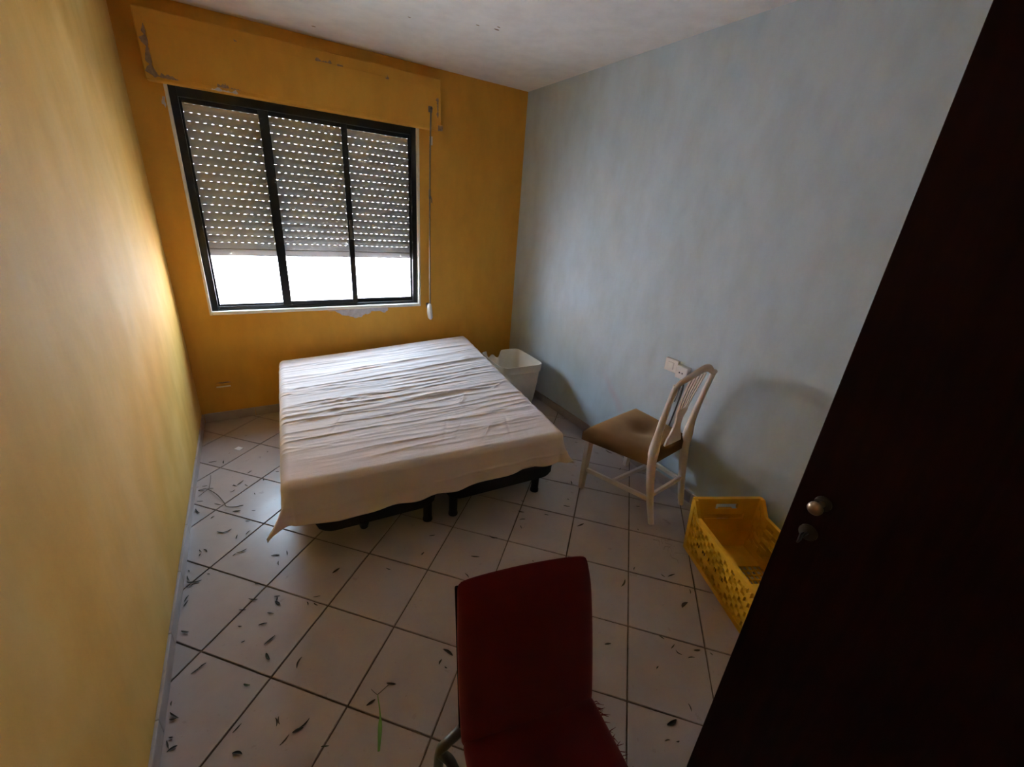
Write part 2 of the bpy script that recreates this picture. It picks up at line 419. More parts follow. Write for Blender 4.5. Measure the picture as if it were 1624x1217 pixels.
# ------------------------------------------------------------------ roller shutter
sh = tag(empty('roller_shutter', (.945, .106, 1.215)), 'grey slatted roller shutter with rows of light slots, half lowered behind window', 'shutter')
SX0, SX1, SY = .200, 1.690, .106
def slat_mesh(off):
    b = MB(); prof = []; n = 6; hh = .0455
    for k in range(n + 1):
        t = k / n; prof.append((-.0015 - .0060 * math.sin(math.pi * t), hh * t))
    for k in range(n, -1, -1):
        t = k / n; prof.append((.0035 + .0010 * math.sin(math.pi * t) * -1, hh * t))
    m_ = len(prof); v = [(x, p[0], p[1]) for x in (SX0 - .945, SX1 - .945) for p in prof]
    f = [(i, (i + 1) % m_, m_ + (i + 1) % m_, m_ + i) for i in range(m_)] + [tuple(range(m_)), tuple(reversed(range(m_, 2 * m_)))]
    b.add(v, f)
    x = SX0 - .945; pit = .041; sl = .0125; x_end = SX1 - .945; cur = x; s = x + off
    while cur < x_end - 1e-4:
        e = min(s, x_end); b.box(cur, e, -.0002, .0018, hh - .0005, .0485); cur = s + sl; s += pit
        if cur >= x_end: break
    return b
protos = []
for off in (.012, .030):
    b = slat_mesh(off); me = bpy.data.meshes.new('slat'); me.from_pydata(b.v, [], b.f); me.update(); me.materials.append(M['slat']); protos.append(me)
zt = 2.122
for k in range(-1, 18):
    z = zt - .048 * k - .0465
    o = bpy.data.objects.new('slat', protos[k % 2]); col.objects.link(o); o.parent = sh
    o.location = (0, 0, z - 1.215)
b = MB(); b.box(SX0, SX1, SY - .008, SY + .006, 1.262, 1.306); b.build('slat', M['slat'], sh, bevel=.004)
b = MB(); b.box(SX0, SX1, SY - .011, SY + .009, 1.215, 1.260); bar = b.build('bottom_bar', M['bar'], sh, bevel=.003)
for x in (.36, 1.575):
    MB().lathe((x, SY - .011, 1.238), (0, -1, 0), [(0, .008), (.012, .008), (.016, .005)], 12).build('stop_knob', M['white_plastic'], bar, smooth=True)
for xa, xb in ((OX0 + .001, SX0 + .006), (SX1 - .006, OX1 - .001)):
    MB().box(xa, xb, SY - .018, SY + .018, .842, 2.1995).build('guide_rail', M['dark_metal'], sh)

# ------------------------------------------------------------------ shutter box above window
bx0, bx1, bz0, bz1, by = .104, 1.862, 2.188, 2.520, -.072
sb = tag(empty('shutter_box', (.985, 0, bz0)), 'orange painted shutter box with chipped edges above the window', 'shutter box')
MB().box(bx0, bx1, by, -.001, bz0, bz1).build('body', M['orange_wall'], sb, bevel=.006)
MB().box(bx0 + .045, bx1 - .022, by - .004, by + .002, bz0 + .022, bz1 - .062).build('access_panel', M['orange_wall'], sb, bevel=.002)
def chip(pts, name, mat, parent, y, label=None, z_noise=.004):
    # flaked paint: a thin irregular scab built as a fan, in the plane y
    c = (sum(p[0] for p in pts) / len(pts), sum(p[1] for p in pts) / len(pts)); v = []; f = []
    ring = []
    for i in range(len(pts)):
        a, b_ = pts[i], pts[(i + 1) % len(pts)]
        for t in (0, .34, .67):
            ring.append((a[0] + (b_[0] - a[0]) * t + random.uniform(-1, 1) * z_noise, a[1] + (b_[1] - a[1]) * t + random.uniform(-1, 1) * z_noise))
    n = len(ring); v = [(p[0], y, p[1]) for p in ring] + [(c[0] + (p[0] - c[0]) * .97, y - .0012, c[1] + (p[1] - c[1]) * .97) for p in ring]
    f = [(i, (i + 1) % n, n + (i + 1) % n, n + i) for i in range(n)] + [tuple(n + i for i in range(n))]
    return MB().add(v, f).build(name, mat, parent)
def strip_chip(p0, p1, w0, seed, n=14):
    rnd = random.Random(seed); a = []; b_ = []
    for k in range(n + 1):
        t = k / n; w = w0 * (abs(noise.noise(Vector((t * 5, seed, 0)))) * 3.0 + .16) * (1 if 0 < k < n else .2)
        x = p0[0] + (p1[0] - p0[0]) * t; z = p0[1] + (p1[1] - p0[1]) * t
        d = Vector((p1[0] - p0[0], p1[1] - p0[1])).normalized(); nn = Vector((-d.y, d.x))
        a.append((x + nn.x * w, z + nn.y * w)); b_.append((x - nn.x * w * .25, z - nn.y * w * .25))
    return a + b_[::-1]
yp = by - .0045
def chips(pl, mat=M['plaster_tan']): chip(pl, 'flaked_paint', mat, sb, yp, z_noise=.0012)
chips(strip_chip((bx0 + .040, bz1 - .075), (bx0 + .040, bz0 + .02), -.026, 3.1), M['plaster_tan'])
chips(strip_chip((bx0 + .035, bz0 + .022), (bx0 + .15, bz0 + .018), .020, 5.3))
chips(strip_chip((bx0 + .30, bz0 + .004), (bx0 + .44, bz0 + .005), .010, 2.2), M['plaster'])
chips(strip_chip((.44, bz0 + .026), (.50, bz0 + .026), .012, 8.2)); chips(strip_chip((.51, bz0 + .025), (.56, bz0 + .025), .006, 9.9))
chips(strip_chip((1.00, bz1 - .062), (1.10, bz1 - .060), .010, 6.2)); chips(strip_chip((1.45, bz1 - .075), (1.475, bz1 - .072), .012, 4.4))
chips(strip_chip((bx1 - .022, bz0 + .08), (bx1 - .022, bz1 - .12), .010, 7.7)); chips(strip_chip((.56, bz1 - .06), (.575, bz1 - .06), .006, 1.4))
chips(strip_chip((1.13, bz1 - .064), (1.17, bz1 - .062), .008, 3.7))
# hollow broken corner of the box, with exposed pipe end
br_ = MB(); br_.lathe((bx1 - .016, by + .01, bz0 + .018), (1, -.5, 0), [(0, .020), (.03, .020), (.034, .016)], 14)
br_.build('pipe_stub', M['plaster_tan'], sb, smooth=True)

# peeled paint below the sill, painted-over cover low on the wall (parts of the wall)
pl = [(.93, .818), (1.00, .806), (1.05, .772), (1.10, .765), (1.15, .742), (1.20, .750), (1.22, .768), (1.27, .775), (1.29, .795), (1.36, .790), (1.40, .775), (1.425, .800), (1.42, .818)]
chip(pl, 'peeled_paint', M['plaster'], wall_back, -.0004)
pc = MB(); pc.box(.125, .225, -.012, 0, .258, .300)
pc2 = pc.build('cover_plate', M['orange_wall'], wall_back, bevel=.004)
MB().box(.125, .215, -.0132, -.0118, .274, .284).build('plate_edge', M['white_trim'], pc2)
chip([(.122, .306), (.17, .300), (.22, .303), (.21, .310), (.15, .312)], 'peeled_paint', M['plaster_tan'], wall_back, -.0004, z_noise=.002)
chip([(.15, 2.085), (.165, 2.07), (.17, 2.12), (.155, 2.13)], 'peeled_paint', M['plaster'], wall_back, -.0004, z_noise=.004)

for cx_, cy_, w_ in ((1.843, -.948, .016), (1.835, -.985, .010), (1.734, -.925, .010), (1.40, -.75, .008), (.99, -.195, .012)):
    v = [(cx_ + w_ * math.cos(k * 1.05) * (1 + .4 * math.sin(k * 2.3)), cy_ + .5 * w_ * math.sin(k * 1.05), H - .0008) for k in range(6)]
    v += [(p[0], p[1], H) for p in v]
    MB().add(v, [tuple(range(6))] + [(k, (k + 1) % 6, 6 + (k + 1) % 6, 6 + k) for k in range(6)]).build('flaked_spot', M['plaster_tan'], ceil_)

# ------------------------------------------------------------------ shutter crank rod
cr = tag(empty('shutter_crank', (1.782, -.03, .70)), 'thin grey crank rod with white handle hanging beside the window', 'crank rod')
MB().sweep(spline([(1.776, -.092, 2.30), (1.780, -.060, 1.9), (1.784, -.045, 1.3), (1.788, -.042, .82)], 8), .0062, 10).build('rod', M['rod'], cr, smooth=True)
hk = MB(); hk.box(1.760, 1.790, -.086, -.077, 2.295, 2.335); hk.lathe((1.776, -.086, 2.318), (0, -1, 0), [(0, .010), (.02, .010), (.024, .006)], 12)
hk.build('top_bracket', M['rod'], cr, bevel=.002)
jt = MB(); jt.sweep([(1.783, -.047, 1.70), (1.783, -.047, 1.77)], .009, 10); jt.sweep([(1.783, -.047, 1.74), (1.800, -.045, 1.70), (1.802, -.045, 1.67)], .004, 8)
jt.build('joint', M['rod'], cr, smooth=True)
pb = MB(); pb.box(1.798, 1.822, -.010, 0, 2.09, 2.15); pb.lathe((1.81, -.01, 2.105), (0, -1, 0), [(0, .005), (.004, .005)], 10); pb.build('wall_clip', M['white_plastic'], cr, bevel=.002)
hd = MB(); hd.sweep(spline([(1.787, -.042, .845), (1.782, -.042, .82), (1.784, -.042, .77), (1.790, -.042, .725), (1.794, -.042, .705)], 5), lerp_list([(.012, .016), (.020, .026), (.023, .031), (.022, .030), (.012, .018)], 5), 14)
hd.build('handle', M['white_plastic'], cr, smooth=True)
MB().box(1.764, 1.786, -.03, 0, .80, .845).build('handle_clip', M['rod'], cr, bevel=.003)

# ------------------------------------------------------------------ opposite building and street
struct(MB().box(-60, 60, .25, 30, -6.2, -6.0).build('ground', M['street'], origin=(0, 0, 0)), 'sunlit street below the window')
ap = tag(empty('apartment_building', (1.5, 7, -6)), 'pink apartment building with white blinds seen through the window', 'building')
FY = 6.0
aw = MB(); aw.box(-60, 60, FY, FY + 8, -6, 3.0); aw.build('wall', M['facade'], ap)
MB().box(-60, 60, FY - .25, FY + 8, 3.0, 3.25).build('roof', M['roof'], ap)
MB().box(-14, -.08, FY - .5, FY, -6, 3.0).build('bay', M['facade_pale'], ap)
MB().box(2.10, 2.16, FY - .06, FY, -6, 3.0).build('pilaster', M['facade_pale'], ap)
for (xa, xb, za, zb) in ((.50, 1.52, -1.0, 1.2), (2.58, 3.52, -.24, 1.2), (5.2, 6.2, -.24, 1.2), (.5, 1.52, -4.2, -2.0), (2.58, 3.52, -3.4, -2.0)):
    f_ = MB(); e = .05
    f_.box(xa - e, xa, FY - .04, FY, za - e, zb + e); f_.box(xb, xb + e, FY - .04, FY, za - e, zb + e); f_.box(xa, xb, FY - .04, FY, zb, zb + e); f_.box(xa - e, xb + e, FY - .08, FY, za - e, za)
    wo = f_.build('window', M['blind'], ap)
    sl = MB(); n = int((zb - za) / .05)
    for k in range(n):
        z = za + (zb - za) * k / n; sl.hexa([(xa, FY - .030, z), (xb, FY - .030, z), (xb, FY - .001, z), (xa, FY - .001, z), (xa, FY - .012, z + .046), (xb, FY - .012, z + .046), (xb, FY - .001, z + .046), (xa, FY - .001, z + .046)])
    sl.build('blind', M['blind'], wo)
bl = MB(); bl.box(-.08, 4.2, 4.78, FY, -1.2, -1.02); bl.build('balcony', M['facade_pale'], ap)
rl = MB(); rl.box(-.05, 4.2, 4.78, 4.83, -.06, .0); rl.box(-.05, 4.2, 4.79, 4.82, -.98, -.95)
rr = rl.build('railing', M['rail'], ap)
bs = MB()
for k in range(36): bs.box(-.04 + k * .12, -.022 + k * .12, 4.795, 4.813, -.95, -.06)
bs.build('balusters', M['rail'], rr)
MB().box(2.62, 3.46, 5.75, 5.92, -.36, -.24).build('planter', M['dark_metal'], ap, bevel=.01)

# ------------------------------------------------------------------ room door
DOX, DY0, DY1 = 1.451, -3.990, -3.242
door = struct(empty('door_1', (DOX, DY0, 0)), 'dark mahogany room door standing open')
dl = MB().box(DOX, DOX + .036, DY0, DY1, .008, 2.05).build('door_leaf', M['door'], door, bevel=.002)
hy, hz = -3.297, 1.105
ro = MB().lathe((DOX, hy, hz), (-1, 0, 0), [(0, .017), (.004, .017), (.006, .013)], 24).build('rosette', M['dark_metal'], door, smooth=True)
MB().lathe((DOX - .006, hy, hz), (-1, 0, 0), [(0, .007), (.014, .006), (.019, .008), (.023, .012), (.028, .015), (.033, .015), (.038, .012), (.041, .007), (.042, .002)], 28).build('knob', M['brass'], door, smooth=True)
es = MB().lathe((DOX, hy + .004, hz - .082), (-1, 0, 0), [(0, .019), (.004, .019), (.006, .015)], 20).build('key_escutcheon', M['dark_metal'], door, smooth=True)
ky = MB(); ky.sweep([(DOX - .004, hy + .004, hz - .082), (DOX - .030, hy + .004, hz - .082)], .0035, 8)
ky.box(DOX - .044, DOX - .028, hy + .002, hy + .006, hz - .094, hz - .070); ky.build('key', M['dark_metal'], es, bevel=.002)
hg_ = MB()
for z in (.25, 1.05, 1.85):
    MB().sweep([(DOX + .002, DY0 - .002, z - .05), (DOX + .002, DY0 - .002, z + .05)], .007, 10).build('hinge', M['brass'], door, smooth=True)

# ================================================================== BED
def rotz(a): return Vector((math.cos(a), math.sin(a), 0)), Vector((-math.sin(a), math.cos(a), 0))
BA = math.radians(-3.3); bxv, byv = rotz(BA)
def bed_base(name, fl_pt, width, length, legs, label, stub=None):
    root = tag(empty(name, (fl_pt[0], fl_pt[1], 0)), label, 'divan bed', 'two black divan beds side by side')
    o0 = Vector((fl_pt[0], fl_pt[1], 0)); zb, zt_ = .135, .215
    # boat shaped rim: section rounded at both ends
    b = MB(); N = 26; rows = []
    for i in range(N + 1):
        t = i / N; x = width * t; e = min(x, width - x); k = min(1, e / .10); k = math.sqrt(max(0, 1 - (1 - k) ** 2))
        rows.append((x, zt_ - (zt_ - zb) * (.30 + .70 * k), .05 * (1 - k)))
    for (x, z, inset) in rows:
        p = o0 + bxv * x
        for q in ((inset, z), (length - inset, z), (length - inset, zt_), (inset, zt_)):
            w = p + byv * q[0]; b.v.append((w.x, w.y, q[1]))
    for i in range(N):
        for k in range(4): b.f.append((i * 4 + k, i * 4 + (k + 1) % 4, (i + 1) * 4 + (k + 1) % 4, (i + 1) * 4 + k))
    b.f.append((3, 2, 1, 0)); b.f.append(tuple(N * 4 + k for k in range(4)))
    b.build('frame', M['base_fabric'], root, bevel=.006)
    for lx, ly in legs:
        g = MB(); g.sweep([(lx, ly, 0), (lx, ly, .012), (lx, ly, .02), (lx, ly, .145)], [.027, .027, .024, .024], 14); g.build('leg', M['base_fabric'], root, smooth=True)
    if stub:
        g = MB(); g.sweep([(stub[0], stub[1], .105), (stub[0], stub[1], .15)], [.018, .030], 12); g.build('leg_socket', M['base_fabric'], root, smooth=True)
    return root
bed_base('divan_bed', (.545, -1.775), .625, 1.60, [(1.125, -1.745), (.66, -.45), (1.16, -.42)], 'low black divan bed on legs under the sheet, nearer the yellow wall', stub=(.775, -1.775))
bed_base('divan_bed', (1.205, -1.815), .725, 1.62, [(1.272, -1.765), (1.83, -1.785), (1.36, -.42), (1.94, -.42)], 'low black divan bed on legs under the sheet, nearer the blue wall')

Q_FL, Q_FR, Q_BR, Q_BL = map(Vector, ((.437, -1.800, .470), (1.93, -1.905, .462), (2.095, -.12, .552), (.548, -.10, .480)))
def top(u, v): return (Q_FL * (1 - u) + Q_FR * u) * (1 - v) + (Q_BL * (1 - u) + Q_BR * u) * v
ins = .045
mt_ = MB(); pts = []
for z in (0, 1):
    for u, v in ((.03, .025), (.97, .025), (.97, .975), (.03, .975)):
        p = top(u, v); pts.append((p.x, p.y, .218 if not z else p.z - .034))
mt_.hexa(pts)
tag(mt_.build('mattress', M['mattress'], bevel=.035, seg=4), 'thick double mattress lying under the white sheet', 'mattress')

def make_sheet():
    r = .038; Wd, Ld = 1.5, 1.8
    rnd = random.Random(21)
    na = np.concatenate([np.linspace(-.25, 0, 34)[:-1], np.linspace(0, Wd, 210), np.linspace(0, .25, 32)[1:] + Wd])
    nb = np.concatenate([np.linspace(-1, 0, 40)[:-1], np.linspace(0, Ld, 360), np.linspace(0, .13, 18)[1:] + Ld])
    A, B = np.meshgrid(na, nb, indexing='ij')
    # length of the front fall varies across the bed
    fall = .278 - .070 * np.clip(A / Wd, 0, 1) + .008 * np.sin(A * 9) + .006 * np.sin(A * 23 + 1) - .045 * np.exp(-(np.minimum(A, 0) - A) ** 2 / .02) * (A < .5)
    B = np.where(B < 0, B * fall, B)
    ca_, cb_ = np.clip(A, 0, Wd), np.clip(B, 0, Ld)
    da, db = A - ca_, B - cb_
    d = (np.abs(da) ** 7 + np.abs(db) ** 7) ** (1 / 7)
    hyp = np.hypot(da, db) + 1e-9
    u, v = ca_ / Wd, cb_ / Ld
    def comp(k):
        return (Q_FL[k] * (1 - u) + Q_FR[k] * u) * (1 - v) + (Q_BL[k] * (1 - u) + Q_BR[k] * u) * v
    X, Y, Z = comp(0), comp(1), comp(2)
    # pull the flat part in by r so that the rounded edge ends on the measured outline
    X += r * (1 - 2 * u); Y += r * (1 - 2 * v)
    ox, oy = da / hyp, db / hyp
    th = np.minimum(d / r, math.pi / 2); rest = np.maximum(0, d - r * math.pi / 2)
    corner = np.minimum(np.abs(da), np.abs(db)) / .2
    flare = .05 + .50 * np.clip(corner, 0, 1) ** 1.2 * (db < 0) - .04 * (db > 0)
    hor = r * np.sin(th) + rest * np.sin(flare); dz = r * (1 - np.cos(th)) + rest * np.cos(flare)
    # soft pleats in the hanging front and sides
    pl = rest * (.045 * np.sin(A * 13 + 1.3 * np.sin(A * 5)) + .025 * np.sin(A * 31 + 2)) * (db < 0) + rest * .05 * np.sin(B * 14) * (da != 0) * (db == 0)
    seam = .0035 * np.exp(-((d - (.175 - .02 * u + .006 * np.sin(A * 4))) / .005) ** 2) * (db < 0)
    hor = hor + pl + seam
    X += ox * hor; Y += oy * hor; Z -= dz
    # wrinkles on top: long sharp creases running across the bed
    Wk = np.zeros_like(Z); topm = np.clip(1 - d / .10, 0, 1)
    Bq = cb_ + .0 * A
    for k in range(150):
        b0 = rnd.uniform(.05, 1.72); xc = rnd.uniform(.05, 1.45); hl = rnd.uniform(.25, .95); sl = rnd.uniform(-.03, .16)
        wd = rnd.uniform(.0045, .010); am = rnd.uniform(.0015, .0062) * (1.15 if b0 > .35 else .7); ph = rnd.uniform(0, 6)
        line = b0 + sl * (A - .75) * .6 + .010 * np.sin(A * 4 + ph) + .004 * np.sin(A * 13 + ph * 2)
        dist = B - line
        env = np.clip(1 - ((A - xc) / hl) ** 2, 0, 1) ** .8
        prof = np.where(dist > 0, np.exp(-dist / (wd * 2.4)), np.exp(dist / wd))
        Wk += am * env * prof
    for k in range(16):                       # short oblique puckers
        b0 = rnd.uniform(.1, 1.0); xc = rnd.choice([rnd.uniform(.1, .5), rnd.uniform(.75, 1.4)]); L = rnd.uniform(.05, .14); an = rnd.uniform(.5, 1.3)
        e1 = (A - xc) * math.cos(an) + (B - b0) * math.sin(an); e2 = -(A - xc) * math.sin(an) + (B - b0) * math.cos(an)
        Wk += .006 * np.exp(-(e1 / L) ** 2) * np.exp(-np.abs(e2) / .012)
    for k in range(14):                       # creases pulled down over the left side edge
        b0 = rnd.uniform(.1, 1.7); Wk += .004 * np.exp(-np.abs(B - b0 - .25 * np.maximum(0, .35 - A) ** 1.5) / .010) * np.clip(1 - A / .4, 0, 1)
    Wk += .006 * np.exp(-((A - 1.36) / .05) ** 2 - ((B - 1.28) / .03) ** 2) * 3
    Z += Wk * topm + .004 * np.sin(A * 3.1 + .5) * np.sin(B * 2.6) * topm - .010 * np.exp(-(((A - .75) / .5) ** 2 + ((B - .8) / .5) ** 2))
    rim = np.clip(d / .02, 0, 1) * np.clip(1 - rest / .1, 0, 1)
    X += ox * Wk * rim * .25; Y += oy * Wk * rim * .25
    Y = np.minimum(Y, -.016); Z = np.maximum(Z, .03)
    ni, nj = A.shape
    V = np.stack([X, Y, Z], -1).reshape(-1, 3)
    idx = np.arange(ni * nj).reshape(ni, nj)
    Fq = np.stack([idx[:-1, :-1], idx[1:, :-1], idx[1:, 1:], idx[:-1, 1:]], -1).reshape(-1, 4)
    me = bpy.data.meshes.new('bed_sheet'); o0 = np.array((1.2, -1.0, .2))
    me.from_pydata((V - o0).tolist(), [], Fq.tolist()); me.update()
    for p in me.polygons: p.use_smooth = True
    o = bpy.data.objects.new('bed_sheet', me); col.objects.link(o); o.location = o0; me.materials.append(M['sheet'])
    sm = o.modifiers.new('thick', 'SOLIDIFY'); sm.thickness = .0015; sm.offset = -1
    return o
tag(make_sheet(), 'wrinkled off-white sheet draped over the double bed', 'bed sheet')

# ================================================================== WHITE CHAIR
wc = tag(empty('dining_chair', (2.4, -2.1, 0)), 'white painted shield-back chair with brown velvet seat by the blue wall', 'chair')
WW = M['white_wood']
n_path = [(2.283, -2.357, 0), (2.268, -2.322, .16), (2.254, -2.292, .36), (2.250, -2.288, .47), (2.247, -2.295, .60), (2.243, -2.315, .76), (2.240, -2.337, .885)]
f_path = [(2.606, -2.316, 0), (2.612, -2.275, .16), (2.612, -2.242, .36), (2.606, -2.240, .47), (2.596, -2.252, .60), (2.583, -2.282, .76), (2.566, -2.318, .905)]
rd = [(.017, .017), (.021, .021), (.024, .026), (.025, .030), (.018, .020), (.0145, .016), (.014, .015)]
for pth in (n_path, f_path):
    MB().sweep(spline(pth, 6), lerp_list(rd, 6), 12).build('back_post', WW, wc, smooth=True)
for (a, b_) in (((2.130, -1.897, 0), (2.118, -1.915, .40)), ((2.610, -1.826, 0), (2.600, -1.850, .40))):
    MB().sweep([a, tuple((a[k] + b_[k]) / 2 for k in range(3)), b_], [.0155, .018, .021], 4).build('front_leg', WW, wc, bevel=.004)
crest = [(2.234, -2.338, .872), (2.262, -2.342, .900), (2.32, -2.347, .925), (2.38, -2.349, .948), (2.43, -2.348, .962), (2.47, -2.345, .957), (2.505, -2.340, .938), (2.535, -2.332, .924), (2.575, -2.322, .916)]
MB().sweep(spline(crest, 5), lerp_list([(.013, .012), (.015, .013), (.018, .013), (.021, .013), (.022, .013), (.021, .013), (.017, .013), (.015, .013), (.013, .012)], 5), 12, ref=(0, 0, 1)).build('crest_rail', WW, wc, smooth=True)
# splat: solid vase below, reeds above
st, sbm = Vector((2.405, -2.346, .945)), Vector((2.428, -2.268, .470)); sx = Vector((.99, .12, 0)).normalized()
def sp(t, w): 
    bow = -.018 * math.sin(math.pi * t)
    return sbm.lerp(st, t) + sx * w + Vector((0, -bow, 0))
sn = Vector((.1, .98, .16)).normalized()
def ribbon(ts, ws_l, ws_r, th):
    b = MB(); n = len(ts)
    for t, wl, wr in zip(ts, ws_l, ws_r):
        for w, k in ((wl, -1), (wr, -1), (wr, 1), (wl, 1)): b.v.append(tuple(sp(t, w) + sn * th * k))
    for i in range(n - 1):
        for k in range(4): b.f.append((i * 4 + k, i * 4 + (k + 1) % 4, (i + 1) * 4 + (k + 1) % 4, (i + 1) * 4 + k))
    b.f.append((3, 2, 1, 0)); b.f.append(tuple((n - 1) * 4 + k for k in range(4))); return b
ts = [0, .04, .09, .15, .22, .30, .37, .42, .46, .50]; wv = [.085, .082, .070, .052, .038, .030, .034, .046, .052, .046]
ribbon(ts, [-w for w in wv], wv, .007).build('splat', WW, wc, bevel=.003)
for k in range(5):
    c0 = (k - 2) * .019; c1 = (k - 2) * .034
    tt = [.46, .55, .65, .75, .85, .96]; cc = [c0 + (c1 - c0) * ((t - .46) / .5) ** .8 for t in tt]
    ribbon(tt, [c - .0058 for c in cc], [c + .0058 for c in cc], .006).build('splat_reed', WW, wc, bevel=.002)
ro_ = MB().lathe(tuple(sp(.48, 0) - sn * .006), tuple(-sn), [(0, .016), (.004, .015), (.006, .008)], 16); ro_.build('splat_rosette', WW, wc, smooth=True)
# stretchers
def bar(a, b_, r1=(.0135, .009), name='stretcher'): MB().sweep([a, b_], [r1, r1], 4, ref=(0, 0, 1)).build(name, WW, wc, bevel=.002)
zs = .155
pnl = lambda p, z: tuple(Vector(p[0]).lerp(Vector(p[1]), z / p[1][2]))
bar((2.125, -1.905, zs), (2.268, -2.322, zs)); bar((2.606, -1.838, zs), (2.612, -2.275, zs))
bar((2.270, -2.318, .180), (2.612, -2.272, .180)); bar((2.190, -2.09, zs), (2.608, -2.05, zs))
# seat rails
bar((2.118, -1.915, .405), (2.600, -1.850, .405), (.012, .009), 'seat_rail'); bar((2.118, -1.915, .405), (2.254, -2.290, .405), (.012, .009), 'seat_rail')
bar((2.600, -1.850, .405), (2.612, -2.242, .405), (.012, .009), 'seat_rail'); bar((2.262, -2.268, .405), (2.604, -2.218, .405), (.012, .009), 'seat_rail')
def seat_pad():
    c = [Vector((2.078, -1.885)), Vector((2.625, -1.800)), Vector((2.640, -2.228)), Vector((2.240, -2.292))]
    N = 26; b = MB()
    def P2(u, v): return (c[0] * (1 - u) + c[1] * u) * (1 - v) + (c[3] * (1 - u) + c[2] * u) * v
    def rr(t):  # compress the grid towards the edge
        return t
    for i in range(N + 1):
        for j in range(N + 1):
            u, v = i / N, j / N; e = min(u, 1 - u, v, 1 - v); e = min(1, e / .10); dome = math.sqrt(max(0, 1 - (1 - e) ** 2))
            z = .426 + .028 * dome + .022 * math.sin(math.pi * u) ** .8 * math.sin(math.pi * v) ** .8 - .040 * math.exp(-(((u - .52) / .22) ** 2 + ((v - .55) / .2) ** 2))
            z += .010 * (1 - v) * u
            p = P2(u, v); b.v.append((p.x, p.y, z))
    idx = lambda i, j: i * (N + 1) + j
    for i in range(N):
        for j in range(N): b.f.append((idx(i, j), idx(i + 1, j), idx(i + 1, j + 1), idx(i, j + 1)))
    ring = [(i, 0) for i in range(N)] + [(N, j) for j in range(N)] + [(i, N) for i in range(N, 0, -1)] + [(0, j) for j in range(N, 0, -1)]
    n0 = len(b.v); low = []
    for (i, j) in ring:
        x, y, z = b.v[idx(i, j)]; b.v.append((x, y, .372)); low.append(len(b.v) - 1)
    n = len(ring)
    for k in range(n): b.f.append((idx(*ring[k]), idx(*ring[(k + 1) % n]), low[(k + 1) % n], low[k]))
    b.f.append(tuple(low)); return b
seat_pad().build('seat', M['brown_seat'], wc, smooth=True)

# ================================================================== RED CHAIR
rc = tag(empty('padded_chair', (.88, -3.25, 0)), 'dark red upholstered chair in the foreground facing the camera', 'chair')
bl_, br2, tl_, tr_ = map(Vector, ((.735, -3.038, .405), (1.100, -3.111, .405), (.748, -2.955, .864), (1.083, -3.025, .858)))
fw_ = Vector((-.198, -.98, 0)); wdv = (br2 - bl_).normalized(); upv = (tl_ - bl_).normalized(); nb_ = wdv.cross(upv).normalized()
if nb_.y < 0: nb_ = -nb_
def cushion(c4, nrm, th, N=18, bulge=.012, edge=.09, edge_drop=.018, crown=0):
    b = MB()
    for side in (0, 1):
        for i in range(N + 1):
            for j in range(N + 1):
                u, v = i / N, j / N
                p = (c4[0] * (1 - u) + c4[1] * u) * (1 - v) + (c4[3] * (1 - u) + c4[2] * u) * v
                if crown: p = p + upv * (crown * math.sin(math.pi * u) * v ** 3 - .006 * abs(2 * u - 1) ** 9 * v ** 12) + wdv * (.004 * (2 * u - 1) * math.sin(math.pi * v) - .003 * (2 * u - 1) * v ** 8) + nrm * (.020 * max(0, v - .8) ** 2 / .04 * (1 if side == 0 else 0))
                e = min(1, min(u, 1 - u, v, 1 - v) / edge); k = math.sqrt(max(0, 1 - (1 - e) ** 2))
                if side == 0: q = p + nrm * (th * .5 * 0 + edge_drop * (1 - k) - bulge * math.sin(math.pi * u) * math.sin(math.pi * v))
                else: q = p + nrm * (th - edge_drop * (1 - k))
                b.v.append(tuple(q))
    m_ = (N + 1) ** 2; idx = lambda s, i, j: s * m_ + i * (N + 1) + j
    for i in range(N):
        for j in range(N):
            for s in (0, 1): b.f.append((idx(s, i, j), idx(s, i + 1, j), idx(s, i + 1, j + 1), idx(s, i, j + 1)))
    ring = [(i, 0) for i in range(N)] + [(N, j) for j in range(N)] + [(i, N) for i in range(N, 0, -1)] + [(0, j) for j in range(N, 0, -1)]
    for k in range(len(ring)):
        a, c_ = ring[k], ring[(k + 1) % len(ring)]; b.f.append((idx(0, *a), idx(0, *c_), idx(1, *c_), idx(1, *a)))
    return b
cushion([bl_, br2, tr_, tl_], nb_, .058, edge=.13, edge_drop=.020, crown=.008).build('backrest', M['red'], rc, smooth=True, sub=1)
sh_ = [p + nb_ * .046 + wdv * k for p, k in ((bl_ + upv * .03, .0), (br2 + upv * .03, -.01), (tr_ - upv * .04, -.01), (tl_ - upv * .025, .0))]
bk = MB(); bk.hexa([tuple(p) for p in (sh_[0], sh_[1], sh_[1] + nb_ * .012, sh_[0] + nb_ * .012, sh_[3], sh_[2], sh_[2] + nb_ * .012, sh_[3] + nb_ * .012)])
bk.build('back_shell', M['red_shell'], rc, bevel=.004)
r0, r1 = Vector((.742, -3.010, .452)), Vector((1.099, -3.082, .452))
dep = .455
s4 = [r0, r1, r1 + fw_ * dep + wdv * .015, r0 + fw_ * dep - wdv * .015]
cushion(s4, Vector((0, 0, -1)), .075, bulge=.014).build('seat', M['red'], rc, smooth=True, sub=1)
fb = MB(); rnd = random.Random(4)
for k in range(46):
    t = rnd.uniform(.02, .40); p = r1 + fw_ * t + wdv * .004 + Vector((0, 0, -.022 - rnd.uniform(0, .02))); L = rnd.uniform(.006, .02)
    q = p + (wdv * L + fw_ * rnd.uniform(-.012, .012) + Vector((0, 0, rnd.uniform(-.012, .006))))
    fb.sweep([tuple(p - wdv * .01), tuple(p), tuple(q)], [.0012, .0012, .0004], 5)
